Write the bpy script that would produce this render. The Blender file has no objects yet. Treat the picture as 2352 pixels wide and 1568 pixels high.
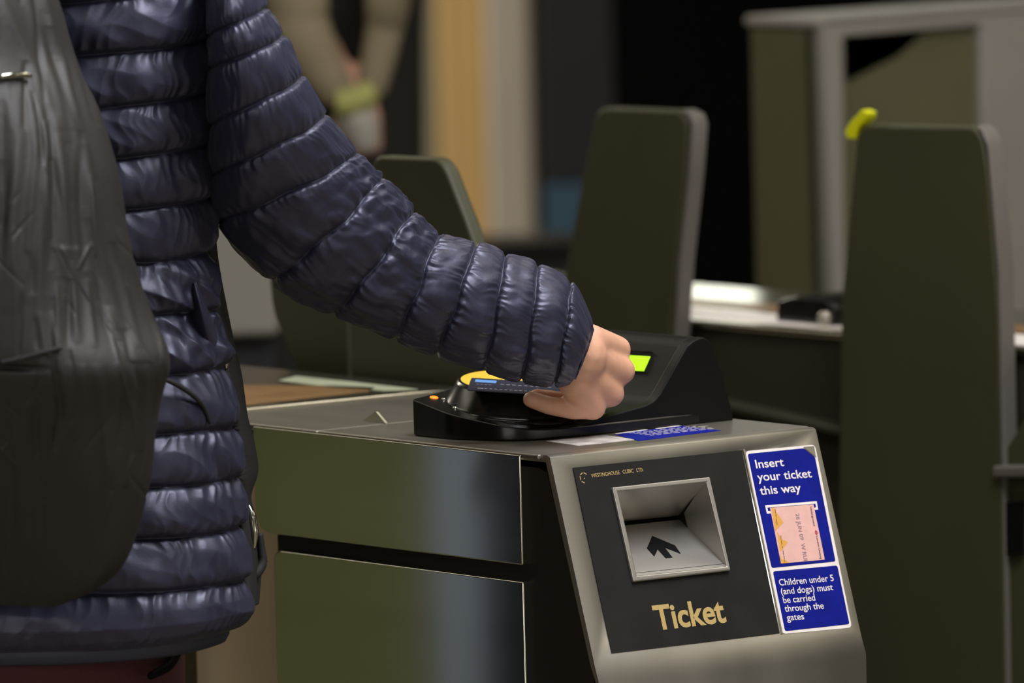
import bpy, bmesh, math, random
import numpy as np
from mathutils import Vector, Matrix
random.seed(7)
SC = bpy.context.scene
COL = SC.collection

# ------------------------------------------------------------------ camera, world, lamps, exposure
# world frame: X across the gate line, Y along each gate, Z up; (0,0,1) is the top left front corner of the near gate
FPX, PITCH, YAW, ROLL, DIST = 18909.6, .0899091, .6526984, -.02597896, 6.8
RV = np.array([math.cos(YAW), -math.sin(YAW), 0.0]); FV = np.array([math.sin(YAW), math.cos(YAW), 0.0])
ZV = np.array([0, 0, 1.0])
FW = math.cos(PITCH) * FV - math.sin(PITCH) * ZV
UP0 = math.sin(PITCH) * FV + math.cos(PITCH) * ZV
CR = math.cos(ROLL) * RV + math.sin(ROLL) * UP0
CU = -math.sin(ROLL) * RV + math.cos(ROLL) * UP0
CAM = ZV - (FW + (1263 - 1176) / FPX * CR - (1046 - 784) / FPX * CU) * DIST

cam_data = bpy.data.cameras.new('camera'); cam = bpy.data.objects.new('camera', cam_data); COL.objects.link(cam)
cam_data.sensor_width = 36.0; cam_data.lens = FPX / 2352 * 36.0
M = Matrix((tuple(CR), tuple(CU), tuple(-FW))).transposed().to_4x4(); M.translation = Vector(CAM)
cam.matrix_world = M
cam_data.clip_start = .05; cam_data.clip_end = 100
cam_data.dof.use_dof = True; cam_data.dof.focus_distance = 6.86; cam_data.dof.aperture_fstop = 6.2
SC.camera = cam

SC.view_settings.view_transform = 'Standard'; SC.view_settings.look = 'None'
SC.view_settings.gamma = 1.0; SC.view_settings.use_curve_mapping = False
SC.view_settings.exposure = 0.0

world = bpy.data.worlds.new('station_air'); SC.world = world; world.use_nodes = True
world.node_tree.nodes['Background'].inputs[0].default_value = (1.0, .93, .78, 1)
world.node_tree.nodes['Background'].inputs[1].default_value = .02

def lamp(name, loc, sx, sy, power, color, aim=None):
    d = bpy.data.lights.new(name, 'AREA'); d.shape = 'RECTANGLE'; d.size = sx; d.size_y = sy
    d.energy = power; d.color = color
    o = bpy.data.objects.new(name, d); COL.objects.link(o); o.location = loc
    if aim is not None:
        o.rotation_euler = (Vector(aim) - Vector(loc)).to_track_quat('-Z', 'Y').to_euler()
    return o
WARM = (1.0, .90, .74); COOL = (.86, .92, 1.0)
lamp('ceiling_tube', (-.1, .8, 3.1), .35, 2.4, 9, WARM)
lamp('ceiling_tube', (1.9, .4, 3.1), .35, 2.4, 16, WARM)
lamp('ceiling_tube', (-2.4, -1.8, 3.1), .35, 2.4, 16, (1.0, .95, .9))
lamp('ceiling_tube', (3.0, -2.4, 3.1), .6, 2.4, 30, WARM)
lamp('ceiling_tube', (1.2, 5.6, 3.1), .5, 3.0, 115, WARM)
lamp('ceiling_tube', (-1.6, 3.4, 3.1), .5, 3.0, 18, WARM)
lamp('added_glare_light', (6.6, 8.5, 2.05), 3.0, .7, 30, (.98, 1.0, .86), (1.0, 0, 1.0))  # added unseen light, gives glare on the gate tops
lamp('ceiling_tube', (-4.9, -3.3, 3.1), 1.2, 2.4, 30, (1.0, .96, .93))
lamp('ceiling_tube', (-4.4, -6.6, 3.1), 2.4, .5, 30, (1.0, .95, .88))
lamp('ceiling_tube', (.2, -7.0, 3.1), 2.4, .5, 30, (1.0, .95, .88))
lamp('added_glare_light', (-6.9, -3.2, .6), 5.0, 1.0, 50, (1.0, .95, .90), (-.5, -3.2, .6))  # added low light on the left, unseen, for bright steel edges
lamp('added_glare_light', (.8, -8.85, .6), 7.0, 1.0, 45, (1.0, .95, .90), (.8, 0, .6))  # added low light behind the camera, widens the edge highlights
lamp('added_glare_light', (-6.9, -1.4, 2.3), 4.0, .9, 38, (1.0, .96, .92), (0, -1.4, 2.0))  # added unseen light high on the left, for the front skin's rim
lamp('ceiling_tube', (.25, -1.0, 3.1), .6, 1.8, 96, (.95, .95, 1.0))

# ------------------------------------------------------------------ pixel geometry
def ray(px, py): return FW + (px - 1176) / FPX * CR - (py - 784) / FPX * CU
def at(px, py, F):
    d = ray(px, py); return CAM + d * (F - CAM @ FV) / (d @ FV)
def onp(px, py, p0, n):
    d = ray(px, py); n = np.asarray(n, float); return CAM + d * ((np.asarray(p0) - CAM) @ n) / (d @ n)
def onz(px, py, z=1.0): return onp(px, py, (0, 0, z), (0, 0, 1))
def onx(px, py, x): return onp(px, py, (x, 0, 0), (1, 0, 0))
def ony(px, py, y): return onp(px, py, (0, y, 0), (0, 1, 0))
def proj(P):
    v = np.asarray(P, float) - CAM; z = v @ FW
    return 1176 + FPX * (v @ CR) / z, 784 - FPX * (v @ CU) / z

# ------------------------------------------------------------------ materials
def mat(name, base, rough=.5, metal=0.0, bump=0, bscale=60, stretch=(1, 1, 1), bdist=.002, vary=0.0, vscale=8, sss=0, spec=.5, emit=None, estr=1.0, sheen=0, rvary=0.0, coat=0):
    m = bpy.data.materials.new(name); m.use_nodes = True
    nt = m.node_tree; b = nt.nodes['Principled BSDF']
    b.inputs['Base Color'].default_value = (*base, 1); b.inputs['Roughness'].default_value = rough
    b.inputs['Metallic'].default_value = metal; b.inputs['Specular IOR Level'].default_value = spec
    if sss:
        b.inputs['Subsurface Weight'].default_value = sss; b.inputs['Subsurface Radius'].default_value = (.01, .004, .002)
        b.inputs['Subsurface Scale'].default_value = .6
    if emit:
        b.inputs['Emission Color'].default_value = (*emit, 1); b.inputs['Emission Strength'].default_value = estr
    if sheen:
        b.inputs['Sheen Weight'].default_value = sheen
    if coat:
        b.inputs['Coat Weight'].default_value = coat; b.inputs['Coat Roughness'].default_value = .15
    if bump or vary or rvary:
        tc = nt.nodes.new('ShaderNodeTexCoord'); mp = nt.nodes.new('ShaderNodeMapping')
        mp.inputs['Scale'].default_value = stretch
        nt.links.new(tc.outputs['Object'], mp.inputs['Vector'])
    if bump:
        nz = nt.nodes.new('ShaderNodeTexNoise'); nz.inputs['Scale'].default_value = bscale; nz.inputs['Detail'].default_value = 4
        nt.links.new(mp.outputs[0], nz.inputs['Vector'])
        bp = nt.nodes.new('ShaderNodeBump'); bp.inputs['Strength'].default_value = bump; bp.inputs['Distance'].default_value = bdist
        nt.links.new(nz.outputs['Fac'], bp.inputs['Height']); nt.links.new(bp.outputs[0], b.inputs['Normal'])
    if vary or rvary:
        n2 = nt.nodes.new('ShaderNodeTexNoise'); n2.inputs['Scale'].default_value = vscale; n2.inputs['Detail'].default_value = 5
        nt.links.new(mp.outputs[0], n2.inputs['Vector'])
        if vary:
            rp = nt.nodes.new('ShaderNodeValToRGB')
            rp.color_ramp.elements[0].position = .3; rp.color_ramp.elements[1].position = .7
            rp.color_ramp.elements[0].color = (*[c * (1 - vary) for c in base], 1); rp.color_ramp.elements[1].color = (*[min(1, c * (1 + vary)) for c in base], 1)
            nt.links.new(n2.outputs['Fac'], rp.inputs[0]); nt.links.new(rp.outputs[0], b.inputs['Base Color'])
        if rvary:
            mr = nt.nodes.new('ShaderNodeMapRange'); mr.inputs['To Min'].default_value = rough - rvary; mr.inputs['To Max'].default_value = rough + rvary
            nt.links.new(n2.outputs['Fac'], mr.inputs['Value']); nt.links.new(mr.outputs[0], b.inputs['Roughness'])
    return m
MT = dict(
    steel=mat('brushed_steel', (.44, .42, .36), .38, 1.0, .12, 300, (1, 1, .03), .0004, .10, 14, rvary=.06),
    side=mat('satin_steel_side', (.50, .50, .42), .13, 1.0, .03, 260, (1, .03, 1), .0002, .10, 9, rvary=.03),
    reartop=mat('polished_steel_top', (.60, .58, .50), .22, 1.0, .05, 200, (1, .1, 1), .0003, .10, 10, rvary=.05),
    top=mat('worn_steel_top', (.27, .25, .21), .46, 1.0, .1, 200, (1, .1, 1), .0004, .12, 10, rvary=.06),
    bezel=mat('cast_grey_metal', (.46, .44, .40), .36, .85, .1, 900, (1, 1, 1), .0002),
    dark=mat('black_metal_side', (.010, .008, .006), .42, .0, spec=.3),
    plate=mat('charcoal_face_plate', (.012, .012, .0105), .55, 0, .08, 500, (1, 1, 1), .0002, .25, 20, spec=.2),
    gold=mat('gold_print', (.46, .33, .12), .5),
    blue=mat('blue_vinyl', (.003, .008, .20), .5, 0, vary=.15, vscale=60, spec=.15),
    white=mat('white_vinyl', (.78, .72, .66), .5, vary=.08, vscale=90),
    pink=mat('pink_ticket_print', (.72, .42, .36), .55, vary=.06, vscale=120),
    orange=mat('orange_print', (.68, .34, .06), .55),
    ink=mat('dark_ink', (.10, .06, .10), .6), red=mat('red_ink', (.45, .03, .06), .6), fadedink=mat('faded_ink', (.33, .21, .22), .6),
    black=mat('gloss_black_plastic', (.006, .006, .005), .22, 0, .15, 700, (1, 1, 1), .0002, spec=.4),
    satin=mat('satin_black_plastic', (.006, .006, .005), .5, 0, .12, 700, (1, 1, 1), .0002, spec=.12),
    slot=mat('slot_black', (.002, .002, .002), .7, spec=.1),
    yellow=mat('yellow_pad', (.78, .50, .035), .5),
    screen=mat('backlit_display', (.1, .2, .0), .4, emit=(.52, 1.0, .0), estr=1.0),
    led=mat('amber_led', (.3, .1, .0), .4, emit=(1.0, .22, .01), estr=1.6),
    card=mat('dark_blue_card', (.022, .022, .040), .32), cardblue=mat('light_blue_print', (.12, .30, .62), .4), silver=mat('silver_print', (.55, .55, .60), .35, .6),
    nylon=mat('navy_nylon', (.0155, .016, .036), .45, 0, .2, 420, (1, 1, 1), .0007, spec=.75, sheen=.04),
    nylonin=mat('navy_lining', (.024, .027, .045), .55, 0, .1, 300),
    tape=mat('black_webbing', (.012, .012, .012), .7, 0, .3, 500, (1, 1, 1), .0006),
    pack=mat('black_brown_ripstop', (.0150, .0134, .0105), .58, 0, .3, 260, (1, 1, .5), .001, spec=.5),
    red_cloth=mat('maroon_cloth', (.050, .008, .010), .85, 0, .3, 400),
    skin=mat('skin', (.64, .345, .225), .46, 0, .12, 420, (1, 1, 1), .0006, .08, 60, sss=.12),
    shoe=mat('black_leather', (.01, .01, .01), .5),
    olive=mat('dark_olive_padding', (.034, .034, .0105), .6, 0, vary=.10, vscale=6),
    oliveedge=mat('worn_grey_edge', (.10, .09, .075), .5),
    oliveplate=mat('dark_olive_painted_steel', (.022, .022, .010), .55, .0, vary=.15, vscale=5),
    oliveside=mat('olive_brown_side', (.095, .09, .045), .5, vary=.12, vscale=4),
    olivelight=mat('olive_painted_steel', (.23, .25, .12), .5, vary=.1, vscale=4), paleblue=mat('blue_reflection_strip', (.50, .62, .95), .5),
    beige=mat('beige_floor_reflection', (.80, .68, .46), .6, vary=.06, vscale=7),
    greyhouse=mat('grey_painted_housing', (.25, .235, .20), .5, 0, vary=.06, vscale=5),
    brownpanel=mat('brown_panel', (.30, .25, .155), .5), maroonpanel=mat('dark_maroon_panel', (.075, .045, .038), .5),
    hivis=mat('fluorescent_yellow_tape', (.62, .62, .0), .5),
    floor=mat('beige_floor_tiles', (.20, .17, .12), .45, 0, vary=.1, vscale=3),
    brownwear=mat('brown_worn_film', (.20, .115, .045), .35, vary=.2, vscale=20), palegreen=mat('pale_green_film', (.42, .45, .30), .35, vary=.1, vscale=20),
    ceil=mat('ceiling_paint', (.16, .155, .14), .7), wallpaint=mat('olive_grey_wall', (.27, .25, .17), .6, vary=.08, vscale=2),
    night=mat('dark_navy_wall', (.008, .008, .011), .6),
    amber=mat('amber_cream_paint', (.75, .50, .20), .6, vary=.04, vscale=5), pale=mat('pale_grey_paint', (.62, .57, .49), .6, vary=.04, vscale=5),
    coat=mat('olive_brown_cloth', (.25, .205, .125), .9), cuff=mat('yellow_green_cuff', (.36, .36, .11), .8), darkcloth=mat('near_black_cloth', (.013, .011, .008), .9),
    glove=mat('pale_grey_wool', (.36, .33, .28), .8), bluep=mat('muted_blue_panel', (.03, .085, .14), .5), smudge=mat('worn_white_print', (.40, .37, .34), .6, vary=.35, vscale=70),
)

MT['nylon'].node_tree.nodes['Principled BSDF'].inputs['Specular Tint'].default_value = (.80, .81, 1.0, 1)
def brushed(m, aniso, rot):
    nt = m.node_tree; b = nt.nodes['Principled BSDF']; tg = nt.nodes.new('ShaderNodeTangent'); tg.direction_type = 'RADIAL'; tg.axis = 'Z'
    nt.links.new(tg.outputs[0], b.inputs['Tangent']); b.inputs['Anisotropic'].default_value = aniso; b.inputs['Anisotropic Rotation'].default_value = rot
brushed(MT['side'], .85, .25)
# ------------------------------------------------------------------ object helpers
def put(o, parent=None, loc=None):
    COL.objects.link(o)
    if parent is not None:
        o.parent = parent
        if parent.parent is None: o.matrix_parent_inverse = Matrix.Translation(-parent.location)
    return o
def mesh(name, V, F, m, parent=None, smooth=True, bevel=0, seg=3, angle=40):
    me = bpy.data.meshes.new(name)
    me.from_pydata([tuple(map(float, v)) for v in V], [], [tuple(f) for f in F]); me.validate()
    bm = bmesh.new(); bm.from_mesh(me); bmesh.ops.recalc_face_normals(bm, faces=bm.faces[:]); bm.to_mesh(me); bm.free()
    return finish(name, me, m, parent, smooth, bevel, seg, angle)
def finish(name, me, m, parent=None, smooth=True, bevel=0, seg=3, angle=40):
    me.materials.append(MT[m] if isinstance(m, str) else m)
    o = bpy.data.objects.new(name, me)
    if smooth:
        me.shade_smooth()
    put(o, parent)
    if bevel:
        b = o.modifiers.new('bevel', 'BEVEL'); b.width = bevel; b.segments = seg; b.limit_method = 'ANGLE'; b.angle_limit = math.radians(angle)
        b.harden_normals = True
    return o
def thing(name, label, cat, loc, group=None):
    o = bpy.data.objects.new(name, None); o.empty_display_size = .1; COL.objects.link(o); o.location = loc
    return tag(o, label, cat, group)
def tag(o, label, cat, group=None):
    o['label'] = label; o['category'] = cat
    if group: o['group'] = group
    return o
def struct(o): o['kind'] = 'structure'; return o
def bake_cut(o, cutter):
    md = o.modifiers.new('cut', 'BOOLEAN'); md.operation = 'DIFFERENCE'; md.object = cutter; md.solver = 'EXACT'
    for b in [m_ for m_ in o.modifiers if m_.type == 'BEVEL']: b.harden_normals = False
    dg = bpy.context.evaluated_depsgraph_get(); me = bpy.data.meshes.new_from_object(o.evaluated_get(dg))
    o.modifiers.clear(); o.data = me
def boxgeo(x0, x1, y0, y1, z0, z1):
    V = [(x, y, z) for x in (x0, x1) for y in (y0, y1) for z in (z0, z1)]
    return V, [(0, 1, 3, 2), (4, 6, 7, 5), (0, 4, 5, 1), (2, 3, 7, 6), (0, 2, 6, 4), (1, 5, 7, 3)]
def box(name, x0, x1, y0, y1, z0, z1, m, parent=None, bevel=0, seg=3):
    V, F = boxgeo(x0, x1, y0, y1, z0, z1); return mesh(name, V, F, m, parent, bevel > 0, bevel, seg)
def prism(name, pts, ext, m, parent=None, bevel=0, seg=3, angle=40, smooth=None):
    P = [np.asarray(p, float) for p in pts]; e = np.asarray(ext, float); n = len(P)
    V = P + [p + e for p in P]
    F = [tuple(range(n))[::-1], tuple(range(n, 2 * n))] + [(i, (i + 1) % n, n + (i + 1) % n, n + i) for i in range(n)]
    return mesh(name, V, F, m, parent, bevel > 0 if smooth is None else smooth, bevel, seg, angle)
def rounded(pts, r, k=5):
    P = [np.asarray(p, float) for p in pts]; out = []; n = len(P)
    rr = r if isinstance(r, (list, tuple)) else [r] * n
    for i in range(n):
        a, b, c = P[i - 1], P[i], P[(i + 1) % n]; q = rr[i]
        if q <= 0: out.append(b); continue
        u = (a - b); v = (c - b); lu, lv = np.linalg.norm(u), np.linalg.norm(v); q = min(q, lu * .49, lv * .49)
        s, e = b + u / lu * q, b + v / lv * q
        for t in np.linspace(0, 1, k + 1): out.append((1 - t) ** 2 * s + 2 * t * (1 - t) * b + t * t * e)
    return out
def gridmesh(name, P, m, parent=None, closed=False, cap=False):
    nv, nu = P.shape[:2]; idx = np.arange(nv * nu).reshape(nv, nu)
    a = idx[:-1, :]; b = idx[1:, :]
    if closed: a2, b2 = np.roll(a, -1, 1), np.roll(b, -1, 1)
    else: a2, b2, a, b = a[:, 1:], b[:, 1:], a[:, :-1], b[:, :-1]
    Q = np.stack([a, a2, b2, b], -1).reshape(-1, 4)
    me = bpy.data.meshes.new(name); me.vertices.add(nv * nu); me.vertices.foreach_set('co', P.reshape(-1).astype(np.float32))
    nF = len(Q); me.loops.add(nF * 4); me.polygons.add(nF)
    me.loops.foreach_set('vertex_index', Q.reshape(-1).astype(np.int32)); me.polygons.foreach_set('loop_start', np.arange(0, nF * 4, 4, dtype=np.int32))
    me.update(calc_edges=True); me.validate()
    bm = bmesh.new(); bm.from_mesh(me); bm.verts.ensure_lookup_table()
    if cap and closed:
        for row in (0, nv - 1):
            try: bm.faces.new([bm.verts[i] for i in idx[row]])
            except Exception: pass
    bmesh.ops.recalc_face_normals(bm, faces=bm.faces[:]); bm.to_mesh(me); bm.free()
    return finish(name, me, m, parent)
def spline(pts, n):
    P = np.asarray(pts, float); k = len(P); t = np.linspace(0, k - 1, n); i = np.clip(t.astype(int), 0, k - 2); f = (t - i)[:, None]
    g = lambda j: P[np.clip(j, 0, k - 1)]
    p0, p1, p2, p3 = g(i - 1), g(i), g(i + 1), g(i + 2)
    return .5 * (2 * p1 + (p2 - p0) * f + (2 * p0 - 5 * p1 + 4 * p2 - p3) * f ** 2 + (3 * p1 - p0 - 3 * p2 + p3) * f ** 3)
def tubegrid(pts, radii, n=24, k=14, flat=1.0, updir=None):
    P = spline(pts, n); R = np.interp(np.linspace(0, 1, n), np.linspace(0, 1, len(radii)), radii)
    T = np.gradient(P, axis=0); T /= np.linalg.norm(T, axis=1)[:, None] + 1e-12
    up = np.array(updir if updir is not None else (0.13, .21, .97)); A = np.cross(T, up); A /= np.linalg.norm(A, axis=1)[:, None] + 1e-9; B = np.cross(A, T)
    a = np.linspace(0, 2 * math.pi, k, endpoint=False)
    return P[:, None] + R[:, None, None] * (np.cos(a)[None, :, None] * A[:, None] + flat * np.sin(a)[None, :, None] * B[:, None])
def tube(name, pts, radii, m, parent=None, n=24, k=14, flat=1.0, updir=None):
    return gridmesh(name, tubegrid(pts, radii, n, k, flat, updir), m, parent, True, True)

# ------------------------------------------------------------------ noise (numpy)
_rng = np.random.RandomState(3); _perm = np.tile(_rng.permutation(256), 3); _g = _rng.uniform(0, 2 * math.pi, 256)
def noise(x, y, seed=0):
    x, y = np.broadcast_arrays(np.asarray(x, float) + seed * 17.31, np.asarray(y, float) + seed * 7.77)
    xi, yi = np.floor(x).astype(int), np.floor(y).astype(int); xf, yf = x - xi, y - yi
    u, v = xf * xf * xf * (xf * (xf * 6 - 15) + 10), yf * yf * yf * (yf * (yf * 6 - 15) + 10)
    def gr(i, j, a, b):
        h = _g[_perm[(_perm[i & 255] + j) & 255]]; return np.cos(h) * a + np.sin(h) * b
    n0 = gr(xi, yi, xf, yf) * (1 - u) + gr(xi + 1, yi, xf - 1, yf) * u
    n1 = gr(xi, yi + 1, xf, yf - 1) * (1 - u) + gr(xi + 1, yi + 1, xf - 1, yf - 1) * u
    return (n0 * (1 - v) + n1 * v) * 1.5
def ridge(x, y, seed=0): return 1 - 2 * np.abs(noise(x, y, seed))
def smooth(a, b, x):
    t = np.clip((x - a) / (b - a), 0, 1); return t * t * (3 - 2 * t)

# ------------------------------------------------------------------ lettering
def glyphs(s, bold=0.0):
    c = bpy.data.curves.new('lettering', 'FONT'); c.body = s; c.size = 1.0; c.offset = bold; c.resolution_u = 4
    o = bpy.data.objects.new('lettering', c); COL.objects.link(o)
    dg = bpy.context.evaluated_depsgraph_get(); me = bpy.data.meshes.new_from_object(o.evaluated_get(dg))
    V = np.array([v.co[:] for v in me.vertices]); F = [tuple(p.vertices) for p in me.polygons]
    bpy.data.objects.remove(o); bpy.data.curves.remove(c); bpy.data.meshes.remove(me)
    return V, F
CAPH = (lambda V: V[:, 1].max())(glyphs('H')[0])
def letters(lines, n, bold=.012):
    """lines: (text, start point, end point, up direction, cap height) on a plane with normal n"""
    VV, FF = [], []
    for s, a, b, up, h in lines:
        V, F = glyphs(s, bold); a = np.asarray(a); d = np.asarray(b) - a; W = np.linalg.norm(d); d = d / W
        x0, x1 = V[:, 0].min(), V[:, 0].max(); k = len(VV)
        VV += [a + d * (v[0] - x0) / (x1 - x0) * W + np.asarray(up) * v[1] / CAPH * h for v in V]
        FF += [tuple(i + k for i in f) for f in F]
    return VV, FF
def letter_part(name, lines, n, m, parent, thick=.00025, bold=.012):
    V, F = letters(lines, n, bold); n = np.asarray(n)
    me = bpy.data.meshes.new(name); me.from_pydata([tuple(v) for v in V], [], F)
    bm = bmesh.new(); bm.from_mesh(me)
    bmesh.ops.remove_doubles(bm, verts=bm.verts[:], dist=1e-7)
    r = bmesh.ops.extrude_face_region(bm, geom=bm.faces[:])
    bmesh.ops.translate(bm, verts=[e for e in r['geom'] if isinstance(e, bmesh.types.BMVert)], vec=Vector(n * thick))
    bmesh.ops.recalc_face_normals(bm, faces=bm.faces[:]); bm.to_mesh(me); bm.free()
    return finish(name, me, m, parent, smooth=False)

# ================================================================== the setting
struct(box('floor', -7, 13, -9, 9, -.05, 0, 'floor'))
struct(box('ceiling', -7, 13, -9, 9, 3.3, 3.35, 'ceil'))
struct(box('wall_back', -7, 13, 8.9, 9.0, 0, 3.3, 'night'))
struct(box('wall_right', 13, 13.1, -9, 9.0, 0, 3.3, 'night'))
struct(box('wall_left', -7.1, -7, -9, 2.5, 0, 3.3, 'wallpaint'))
struct(box('wall_left', -7.1, -7, 2.5, 9.0, 0, 3.3, 'night'))  # unseen stretch, coloured dark to darken the side panel's reflection
struct(box('wall_front', -7, 13, -9.1, -9, 0, 3.3, 'wallpaint'))
def away(px, F): return at(px, 300, F)[:2]
def slab(name, px0, px1, F, z0, z1, t, m, parent=None, bevel=0):
    a, b = away(px0, F), away(px1, F); e = FV * t
    return prism(name, [(a[0], a[1], z0), (b[0], b[1], z0), (b[0], b[1], z1), (a[0], a[1], z1)], e, m, parent, bevel)
struct(slab('wall_side', -500, 1012, 7.4, 0, 3.3, .15, 'wallpaint'))

# far pillar with an amber face and a pale face
pl = thing('pillar', 'tall blurred pillar, amber on the left half and pale grey on the right', 'pillar', (*away(1120, 6.2), 0))
slab('amber_face', 1010, 1118, 6.2, 0, 3.28, .18, 'amber', pl, .01)
slab('pale_face', 1118, 1226, 6.17, 0, 3.28, .21, 'pale', pl, .012)
# low dark barrier in front of it
zb = at(1180, 552, 4.2)[2]
bar = thing('barrier', 'low dark barrier standing in front of the far pillar', 'barrier', (*away(1180, 4.2), 0))
slab('barrier_body', 1040, 1420, 4.2, 0, zb - .02, .1, 'night', bar, .01)
slab('barrier_rail', 1036, 1424, 4.18, zb - .02, zb, .14, 'dark', bar, .006)
# far ticket machine, dark above and blue below
tm = thing('ticket_machine', 'far dark ticket machine with a muted blue lower panel and pale shelf', 'machine', (*away(1300, 5.2), 0))
slab('machine_body', 1242, 1420, 5.25, 0, 1.9, .4, 'night', tm, .01)
zt, zm = at(1280, 430, 5.2)[2], at(1280, 560, 5.2)[2]
slab('front_panel', 1246, 1400, 5.22, zm, zt, .03, 'bluep', tm, .004)
slab('shelf', 1240, 1312, 5.05, zm - .035, zm - .005, .17, 'pale', tm, .008)

# ================================================================== the near ticket gate
W = .285
FS, FH = .0538, .1721
FL = math.hypot(FS, FH)
DN = np.array([0, -FS, -FH]) / FL                        # down the sloping face
NF = np.array([0, -FH, FS]) / FL                         # out of the sloping face
XV = np.array([1.0, 0, 0]); UPF = -DN
def fa(px, py, h=0.0): return onp(px, py, np.array([0, 0, 1.0]) + NF * h, NF)

gate = thing('ticket_gate', 'steel ticket gate under the outstretched arm, with a Ticket face plate', 'ticket gate', (W / 2, .8, 0), 'steel ticket gates')
# sloping front: thin steel skin folded over the front, 4 mm thick
T = .006
prof = [(.036, 1.0), (.004, 1.0), (0, .9985), (-FS, 1 - FH), (-FS - .006, 1 - FH - .016), (-FS - .007, .06)]
inner = [(-FS - .003, .06), (-FS - .002, 1 - FH - .016), (-FS + T, 1 - FH + .001), (T, .9945), (.006, 1 - T), (.036, 1 - T)]
skin_ = prism('front_skin', [(0, y, z) for y, z in prof + inner], (W, 0, 0), 'steel', gate, .0028, 4, 25)
hous_ = prism('front_housing', [(.0035, y, z) for y, z in [(.3, .06), (.3, .988), (.02, .988), (.009, .985), (-FS + T + .001, 1 - FH + .001), (-FS + .001, .06)]], (W - .007, 0, 0), 'dark', gate)
# side panels (proud of the housing), mirrored on the far side
zg0, zg1 = .9062, .8925
YU, YL = onx(585, 1150, -.004)[1], onx(632, 1420, -.004)[1]
YM = onx(452, 1510, .03)[1]
for sx, x0, x1 in ((0, -.004, .012), (1, W - .012, W + .004)):
    a = rounded([(x0, .036, .9985), (x0, .036, zg0), (x0, YU, zg0), (x0, YU, .9985)], [0, .002, .022, .0])
    prism('upper_side_panel', a, (x1 - x0, 0, 0), 'side', gate, .004, 5)
    a = rounded([(x0, .036, zg1), (x0, .036, .04), (x0, YL, .04), (x0, YL, zg1)], [.002, 0, 0, .012])
    prism('lower_side_panel', a, (x1 - x0, 0, 0), 'side', gate, .004, 5)
box('groove_liner', .004, W - .004, .036, YL + .004, .04, .995, 'dark', gate)
box('middle_panel', .03, W - .03, YL, YM, .04, .985, 'beige', gate)  # steel panel; its beige colour stands in for the lit floor's reflection
box('rear_body', .012, W - .004, YM, 1.62, .04, .992, 'oliveside', gate, .004)
box('plinth', .015, W - .015, -.045, 1.60, 0, .06, 'dark', gate)
# top plates
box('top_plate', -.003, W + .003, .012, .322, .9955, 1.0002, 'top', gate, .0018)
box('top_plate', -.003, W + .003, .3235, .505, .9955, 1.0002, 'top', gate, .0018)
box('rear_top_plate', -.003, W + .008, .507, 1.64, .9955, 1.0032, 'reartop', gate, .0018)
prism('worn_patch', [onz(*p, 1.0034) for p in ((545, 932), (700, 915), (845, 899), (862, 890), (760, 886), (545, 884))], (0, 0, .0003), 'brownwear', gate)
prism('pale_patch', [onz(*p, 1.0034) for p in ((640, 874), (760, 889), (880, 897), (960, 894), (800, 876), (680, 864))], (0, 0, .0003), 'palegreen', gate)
# little folded tab standing on the top
a, b, c = onx(829, 968, .071), onx(886, 972, .071), onx(863, 945, .071)
prism('tab', [a, b, c], (.0025, 0, 0), 'side', gate, .0004, 2)
# charcoal face plate, seam and bezel
plate_ = prism('face_plate', [fa(*p) for p in ((1316, 1074), (1703, 1034), (1790, 1454), (1404, 1500))], NF * .0006, 'plate', gate)
prism('seam_strip', [fa(*p) for p in ((1706, 1031), (1709, 1031), (1797, 1456), (1794, 1456))], NF * .0009, 'steel', gate)
def ring(name, outer, inn, h0, h1, m, parent, bevel):
    n = len(outer); V, F = [], []
    for L, h in ((outer, h0), (outer, h1), (inn, h1), (inn, h0)): V += [np.asarray(p) + NF * h for p in L]
    for k in range(4):
        for i in range(n): F.append((k * n + i, k * n + (i + 1) % n, ((k + 1) % 4) * n + (i + 1) % n, ((k + 1) % 4) * n + i))
    return mesh(name, V, F, m, parent, True, bevel, 3, 30)
yv0 = np.array([0, 1.0, 0])
BO = [fa(*p) for p in ((1401, 1121), (1625, 1097), (1673, 1312), (1450, 1338))]
BI = [fa(*p) for p in ((1413, 1131), (1617, 1109), (1664, 1302), (1457, 1324))]
bez = ring('slot_bezel', BO, BI, 0, .004, 'bezel', gate, .0013)
cutter = prism('cutter', [p + NF * .012 for p in BI], yv0 * .062 - NF * .012, 'slot')
for o_ in (skin_, hous_, plate_): bake_cut(o_, cutter)
bpy.data.objects.remove(cutter)
# wedge recess behind the bezel: roof, ramp, two cheeks, slot
DEP = .046
yv = np.array([0, 1.0, 0])
sl = (BI[0] * .5 + BI[3] * .5) + yv * DEP + DN * -.003; sr = (BI[1] * .5 + BI[2] * .5) + yv * DEP + DN * -.003
gp = DN * .0017
up_ = NF * .0030
sub = lambda nm, P, m: mesh(nm, P, [(0, 1, 2, 3)] if len(P) == 4 else [(0, 1, 2)], m, gate, False)
sub('recess_roof', [BI[0] + up_, BI[1] + up_, sr - gp, sl - gp], 'bezel')
RN = np.cross(BI[2] - BI[3], sl - BI[3]); RN = RN / np.linalg.norm(RN); RN = RN if RN[2] > 0 else -RN
sub('recess_ramp', [sl + gp, sr + gp, BI[2] + up_, BI[3] + up_], 'bezel')
def cheek(nm, A, B, s):
    m_ = (s * .62 + (A + B) * .19)
    mesh(nm, [A + up_, s - gp, s + gp, B + up_], [(0, 1, 2, 3)], 'bezel', gate, False)
cheek('recess_cheek', BI[1], BI[2], sr); cheek('recess_cheek', BI[0], BI[3], sl)
sub('ticket_slot', [sl - gp * 1.3 + yv * .004, sr - gp * 1.3 + yv * .004, sr + gp * 1.3 + yv * .004, sl + gp * 1.3 + yv * .004], 'slot')
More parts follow.
